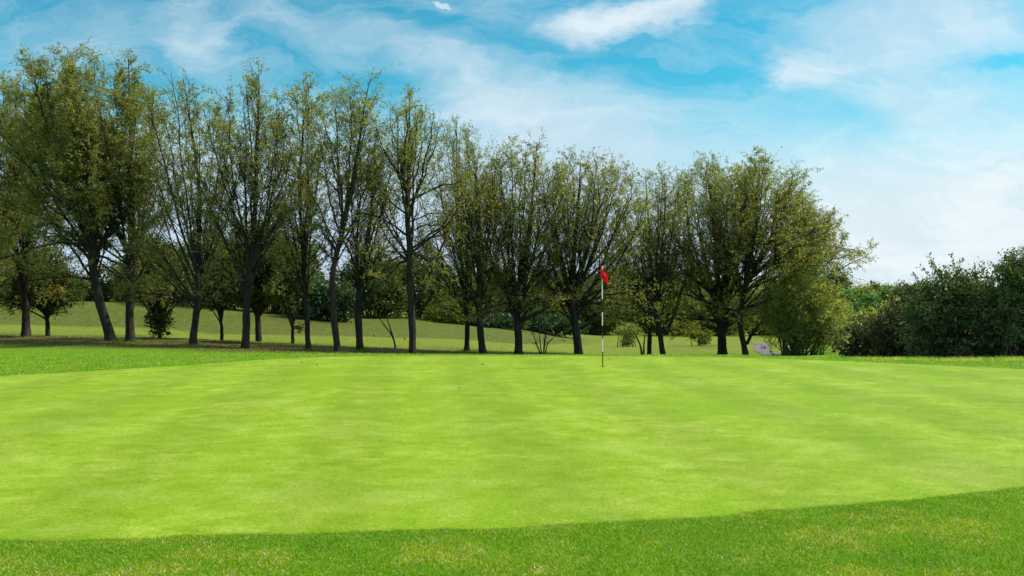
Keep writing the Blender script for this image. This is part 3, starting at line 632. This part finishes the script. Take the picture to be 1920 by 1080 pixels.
# far trees, right gap
FG = 'far trees seen in the gap at the right'
B = [
 (1588, 80, [(1588, 578, 20, 26), (1590, 556, 14, 18)], M_FAR, 'bright green egg-shaped far tree, left one of the gap', 401),
 (1629, 80, [(1629, 582, 20, 22), (1630, 565, 14, 16)], M_FAR, 'bright green egg-shaped far tree, right of its twin in the gap', 402),
 (1660, 105, [(1662, 552, 26, 22), (1655, 566, 25, 20)], M_FAR, 'dark rounded far tree above the bright egg-shaped trees', 403),
 (1620, 100, [(1615, 552, 28, 16), (1600, 560, 22, 18)], M_WILLOW, 'olive far tree behind the two egg-shaped trees', 404),
 (1638, 108, [(1640, 543, 16, 14)], M_DARK, 'dark pointed far tree topping the skyline in the gap', 405),
 (1700, 100, [(1698, 556, 28, 20), (1720, 548, 26, 20)], M_DARK, 'dark far tree touching the hawthorn in the gap', 406),
 (1640, 60, [(1600, 607, 34, 20), (1650, 603, 40, 20), (1690, 590, 34, 26)], M_WILLOW, 'sunlit hedge of pale leaves above the dark bramble', 407),
 (1575, 62, [(1566, 600, 20, 40)], M_WILLOW, 'olive tree showing past the right end of the row', 408),
]
for px, Y, lobes, mat, lab, sd in B:
    _, c = bush('far_tree', lab, 'tree', px, Y, lobes, mat, sd, FG, leaf=.22, dens=.9, clump=.5, trunk_w=5, stem_mat=M_BARK); tot += c

# hedge and trees along the top of the bank
BG = 'trees and bushes along the top of the grass bank'
B = [
 (-40, 74, [(-40, 515, 60, 60)], M_DARK, 'dark bush on the bank at the left edge', 501),
 (60, 74, [(50, 518, 62, 56), (100, 538, 40, 34)], M_DARK, 'dark bush on the bank behind the leftmost tall trunk', 502),
 (160, 73, [(165, 545, 50, 30), (222, 540, 40, 42)], M_DARK, 'dark bush on the bank behind the thick leaning trunk', 503),
 (280, 72, [(275, 510, 58, 75), (330, 520, 50, 70)], M_DARK, 'dark bush on the bank behind the leafy low tree', 504),
 (400, 68, [(390, 505, 58, 85), (440, 530, 45, 60)], M_DARK, 'dark bush on the bank behind the crooked sapling', 505),
 (510, 67, [(500, 510, 60, 90), (560, 515, 45, 80)], M_DARK, 'dark bush on the bank behind the dark round-crowned tree', 506),
 (613, 62, [(600, 565, 52, 48), (645, 570, 30, 42), (560, 585, 34, 26)], M_LAUREL, 'glossy dark laurel bush over brown leaf litter on the bank', 507),
 (700, 72, [(695, 525, 60, 68), (735, 560, 40, 40), (660, 540, 36, 50)], M_DARK, 'tall dense rounded tree on the bank behind the forked bare sapling', 508),
 (790, 76, [(785, 530, 62, 70), (835, 550, 46, 55)], M_DARK, 'dark tree on the bank behind the tall open tree', 509),
 (850, 72, [(840, 590, 42, 30), (880, 600, 30, 22)], M_BRIGHT, 'yellow-green bush on the bank left of the close pair of trunks', 510),
 (925, 72, [(900, 605, 50, 22), (950, 610, 50, 22)], M_LAUREL, 'clipped dark green hedge on the bank behind the close pair', 511),
 (1030, 76, [(1010, 606, 50, 24), (1060, 612, 40, 22)], M_LAUREL, 'dark green hedge behind the bare shrub', 512),
 (1000, 95, [(985, 565, 58, 42), (1040, 560, 50, 46)], M_BRIGHT, 'sunlit yellowish tree above the hedge behind the heavy low limb', 513),
 (920, 100, [(910, 550, 60, 52)], M_DARK, 'dark tree above the hedge behind the close pair of trunks', 514),
 (1112, 96, [(1100, 580, 48, 58), (1135, 595, 40, 42)], M_DARK, 'dark tree with low skirts behind the flagstick', 515),
 (1170, 100, [(1165, 578, 50, 52), (1195, 598, 32, 32)], M_WILLOW, 'olive tree across the fairway right of the flagstick', 516),
 (1240, 100, [(1235, 580, 52, 52), (1280, 590, 42, 48)], M_WILLOW, 'olive tree across the fairway behind the widely forking tree', 517),
 (1320, 95, [(1315, 590, 46, 48), (1365, 595, 40, 48)], M_DARK, 'dark tree behind the dense double-trunked tree', 518),
 (1435, 90, [(1420, 590, 46, 50), (1465, 590, 42, 56)], M_DARK, 'dark tree closing the gravel path', 519),
 (1525, 85, [(1520, 590, 46, 60)], M_DARK, 'dark tree far behind the leafy right end of the row', 520),
 (1305, 58, [(1322, 632, 16, 16), (1300, 620, 14, 18)], M_BRIGHT, 'low yellow-green bush on the small mound left of the double trunk', 521),
 (1187, 62, [(1185, 622, 22, 14), (1175, 640, 13, 9)], M_WILLOW, 'light low-hanging sapling left of the stump', 522),
]
for px, Y, lobes, mat, lab, sd in B:
    small = sd in (521, 522)
    _, c = bush('bank_bush', lab, 'bush' if ('bush' in lab or 'hedge' in lab) else 'tree', px, Y, lobes, mat, sd, BG, leaf=.12 if small else .19, dens=.8, clump=.25 if small else .42, sprigs=.15, aspect=.5); tot += c

# far woods beyond everything: individual trees too
r = random.Random(3)
FW = [(-300 + i * 62, 125 + r.uniform(-8, 14)) for i in range(42)]
for i, (px, Y) in enumerate(FW):
    h = r.uniform(24, 36) if px > 1560 or px < 640 else r.uniform(44, 66)
    if 1560 < px < 1760: h = 12
    lobes = [(px, 590 - h * .6, 42, h), (px + r.uniform(-20, 20), 600, 44, 34)]
    if px > 1560: lobes = [(px, 575 - h * .4, 40, h)]
    _, c = bush('distant_tree', 'dark distant tree in the far belt of woodland behind the row', 'tree', px, Y, lobes, M_DARK if r.random() < .6 else M_WILLOW, 600 + i, 'distant belt of woodland', leaf=.34, dens=.55, clump=.8, trunk_w=5, stem_mat=M_BARK); tot += c
print('LEAVES', tot)

# ---- bare sapling and bare shrub
def bare(name, label, px, Y, stems, wpx, seed, sub=4, lf=0):
    r = np.random.default_rng(seed); m2p = Y / F; x0 = (px - 960) * m2p; zb = float(ground_z(x0, Y)); root = empty(name, (x0, Y, zb)); tag(root, label, 'shrub' if 'shrub' in label else 'sapling')
    W = lambda a, b: np.array([(a - 960) * m2p - x0, r.uniform(-.25, .25), EYE - (b - HZ) * m2p - zb])
    acc = Acc(); S = []
    for st in stems:
        q = [np.array([r.normal(0, .03), 0, -.08])] + [W(*p) for p in st]; C = polyline(q, 10, r, .008); S.append(C)
    S = np.array(S); acc.add(*tubes(S, np.repeat((wpx * m2p * .5 * np.linspace(1, .3, 10))[None], len(S), 0), 6))
    ci = np.repeat(np.arange(len(S)), sub); t = r.uniform(.35, 1, len(ci)); p, tg = sample(S, ci, t)
    B = grow(p, tg + unit(np.cross(tg, r.normal(size=tg.shape))) * .6, r.uniform(.2, .7, len(ci)), 5, r, .1, .2); acc.add(*tubes(B, np.repeat((np.linspace(.007, .002, 5))[None], len(B), 0), 4))
    acc.build('stem', M_BARK, root)
    if lf:
        ck = np.repeat(np.arange(len(B)), lf); p, tg = sample(B, ck, r.random(len(ck))); V, Fl = leaves(p, tg + r.normal(0, .7, tg.shape), .08, .04, r)
        mesh_np('foliage', V, Fl, M_LITTER, root, {'rnd': ('FACE', r.random(len(p)))})
    return root
bare('bare_sapling', 'thin leafless sapling forked in two leaning left between two tall trunks', 741, 40, [[(740, 635), (728, 620), (715, 603), (705, 585)], [(739, 635), (733, 618), (726, 600), (720, 575)]], 4, 71, 2)
bare('bare_shrub', 'low leafless many-stemmed shrub under the heavy low limb', 1018, 37, [[(1005, 640), (998, 622)], [(1012, 640), (1011, 615), (1010, 600)], [(1022, 640), (1026, 615), (1028, 600)], [(1024, 645), (1036, 632), (1050, 625)], [(1008, 650), (1003, 642)], [(1020, 640), (1022, 620)]], 3.2, 72, 5, 3)
bare('bare_shrub', 'dark cut stump with thin shoots just left of the widely forking tree', 1206, 42, [[(1200, 645), (1194, 632), (1188, 620)], [(1208, 640), (1210, 625)]], 5, 73, 5, 4)

# ---- leaf litter
r = np.random.default_rng(77); n = 26000
px = r.uniform(-60, 1250, n); Yl = np.interp(px, [0, 200, 430, 640, 775, 900, 1085, 1250], [40, 38, 36.5, 35, 35, 37, 39, 41]) + r.normal(0, 3.6, n)
x = (px - 960) / F * Yl; k = Yl > 22; x = x[k]; Yl = Yl[k]; pos = np.stack([x, Yl, ground_z(x, Yl) + .012], 1)
x2 = r.uniform(-9, 10, 26); y2 = 8 + 13 * r.random(26) ** .7; k = inside(x2, y2); pos = np.concatenate([pos, np.stack([x2[k], y2[k], zg(x2[k], y2[k]) + .012], 1)])
x3 = r.uniform(-13, -4, 160); y3 = r.uniform(17, 25, 160); pos = np.concatenate([pos, np.stack([x3, y3, ground_z(x3, y3) + .02], 1)])
d = r.normal(0, 1, pos.shape); d[:, 2] *= .15; V, Fl = leaves(pos, d, .045, .028, r)
tag(mesh_np('fallen_leaves', V, Fl, M_LITTER, None, {'rnd': ('FACE', r.random(len(pos)))}), 'brown and yellow fallen leaves scattered on the grass under the trees', 'leaves', kind='stuff')

# ---- longer tufts where the mower cannot reach: trunk feet and shrub foot
r = np.random.default_rng(31); gx = []; gyy = []
for tx_, ty_ in TREES:
    a = r.uniform(0, 2 * np.pi, 420); d = .16 + r.exponential(.22, 420); gx.append(tx_ + np.cos(a) * d); gyy.append(ty_ + np.sin(a) * d)
gx = np.concatenate(gx); gyy = np.concatenate(gyy); Va, Fa, ra = blades(gx, gyy, .10, .006, 41)
n = 9000; u_ = r.uniform(0, 1, n); gx = 10 + 8 * u_ + r.normal(0, .1, n); gyy = np.interp(gx, [10, 12.5, 14.5, 16, 18], [28.2, 26.2, 24.8, 24.2, 23.8]) + r.normal(0, .55, n) ; Vb, Fb, rb = blades(gx, gyy, .11, .006, 42)
tag(mesh_np('long_grass', np.concatenate([Va, Vb]), np.concatenate([Fa, Fb + len(Va)]), M_BLADE, attr={'rnd': ('FACE', np.r_[ra * .6, .62 + rb * .38])}), 'longer unmown grass at the trunk feet and along the foot of the right-hand shrubs', 'grass', kind='stuff')

# ---- flagstick
fp = P(1130, 688, 18.15); fx, fy = fp[0], fp[1]; fz = float(zg(fx, fy)) + .006
flag = empty('flagstick', (fx, fy, fz)); tag(flag, 'black and white banded flagstick with red flag standing in the hole on the green', 'flagstick')
H = 2.14
def ring_tube(name, z0, z1, rad, mat, lean=-.006, s=14):
    Pt = np.array([[[lean * z0, 0, z0], [lean * (z0 + z1) / 2, 0, (z0 + z1) / 2], [lean * z1, 0, z1]]]); V, Fq = tubes(Pt, np.full((1, 3), rad), s)
    return mesh_np(name, V, Fq, mat, flag, smoothf=True)
zs = [0.0, .30, .61, .89, 1.18, 1.47, 1.79, 2.10]
zs = [-.1, .32, .595, .875, 1.16, 1.44, 1.775]
for i in range(6): ring_tube('pole_band', zs[i], zs[i + 1], .0108, M_BLACK if i % 2 == 0 else M_WHITE)
ring_tube('pole_tip', 1.775, H, .0085, M_WHITE)
# drooping flag: folds hanging from the top of the stick
nu, nv = 26, 34; V = []
for j in range(nv):
    t = j / (nv - 1)                                             # down along the stick
    for i in range(nu):
        s = i / (nu - 1)
        # cloth attached between z=2.12 and 1.80; its free edge sags down and to the right
        # s runs from the hoist edge on the stick (0) to the free edge (1); the free edge has sagged down and to the right
        zt = 2.145 - .25 * t - .215 * s ** .85 * (1 - .25 * t)
        xx = -.028 + .132 * s ** .9 + .035 * t * s + .010 * math.sin(s * 9 + t * 3) * s - .012 * math.sin(t * 3.1) * (1 - s)
        yy = -.016 + .040 * math.sin(s * 10 + t * 2.5) * s + .018 * math.sin(t * 9 + s * 2) * s
        V.append((xx - .012, yy, zt))
ii = np.arange(nu * nv).reshape(nv, nu)
fo = mesh_np('flag', V, np.stack([ii[:-1, :-1], ii[1:, :-1], ii[1:, 1:], ii[:-1, 1:]], -1).reshape(-1, 4), M_RED, flag, smoothf=True)
so_ = fo.modifiers.new('thickness', 'SOLIDIFY'); so_.thickness = .0015
# cup rim: a ring flush with the turf round the hole
th = np.linspace(0, 2 * np.pi, 33)[:-1]; V = []
for rr_, z_ in ((.054, .002), (.054, .004), (.0515, .004), (.0515, -.10)): V += [(rr_ * math.cos(a), rr_ * math.sin(a), z_) for a in th]
Fq = [[q * 32 + i, q * 32 + (i + 1) % 32, (q + 1) * 32 + (i + 1) % 32, (q + 1) * 32 + i] for q in range(3) for i in range(32)]
mesh_np('hole_rim', V, Fq, plain('hole_soil', (.06, .045, .03), .9), flag)

# ---- red tee markers on the far fairway
for px, py, Y, lab in ((702, 630, 50, 'tiny red tee marker just right of the black trunk with low arms'), (759, 633, 49, 'tiny red tee marker just left of the tall open tree'), (1057, 632, 66, 'small red marker on the slope left of the knobbly trunk')):
    x0 = (px - 960) / F * Y; z0 = float(ground_z(x0, Y)); bm_ = empty('tee_marker', (x0, Y, z0)); tag(bm_, lab, 'marker', 'red tee markers')
    V = []; prof_ = [(0, .30), (.05, .29), (.085, .25), (.095, .20), (.085, .15), (.05, .11), (.012, .10), (.012, -.06)]
    for rr_, z_ in prof_: V += [(rr_ * .6 * math.cos(a), rr_ * .6 * math.sin(a), z_ * .7) for a in th]
    Fq = [[q * 32 + i, q * 32 + (i + 1) % 32, (q + 1) * 32 + (i + 1) % 32, (q + 1) * 32 + i] for q in range(len(prof_) - 1) for i in range(32)]
    mesh_np('marker_head', V, Fq, M_REDP, bm_, smoothf=True)
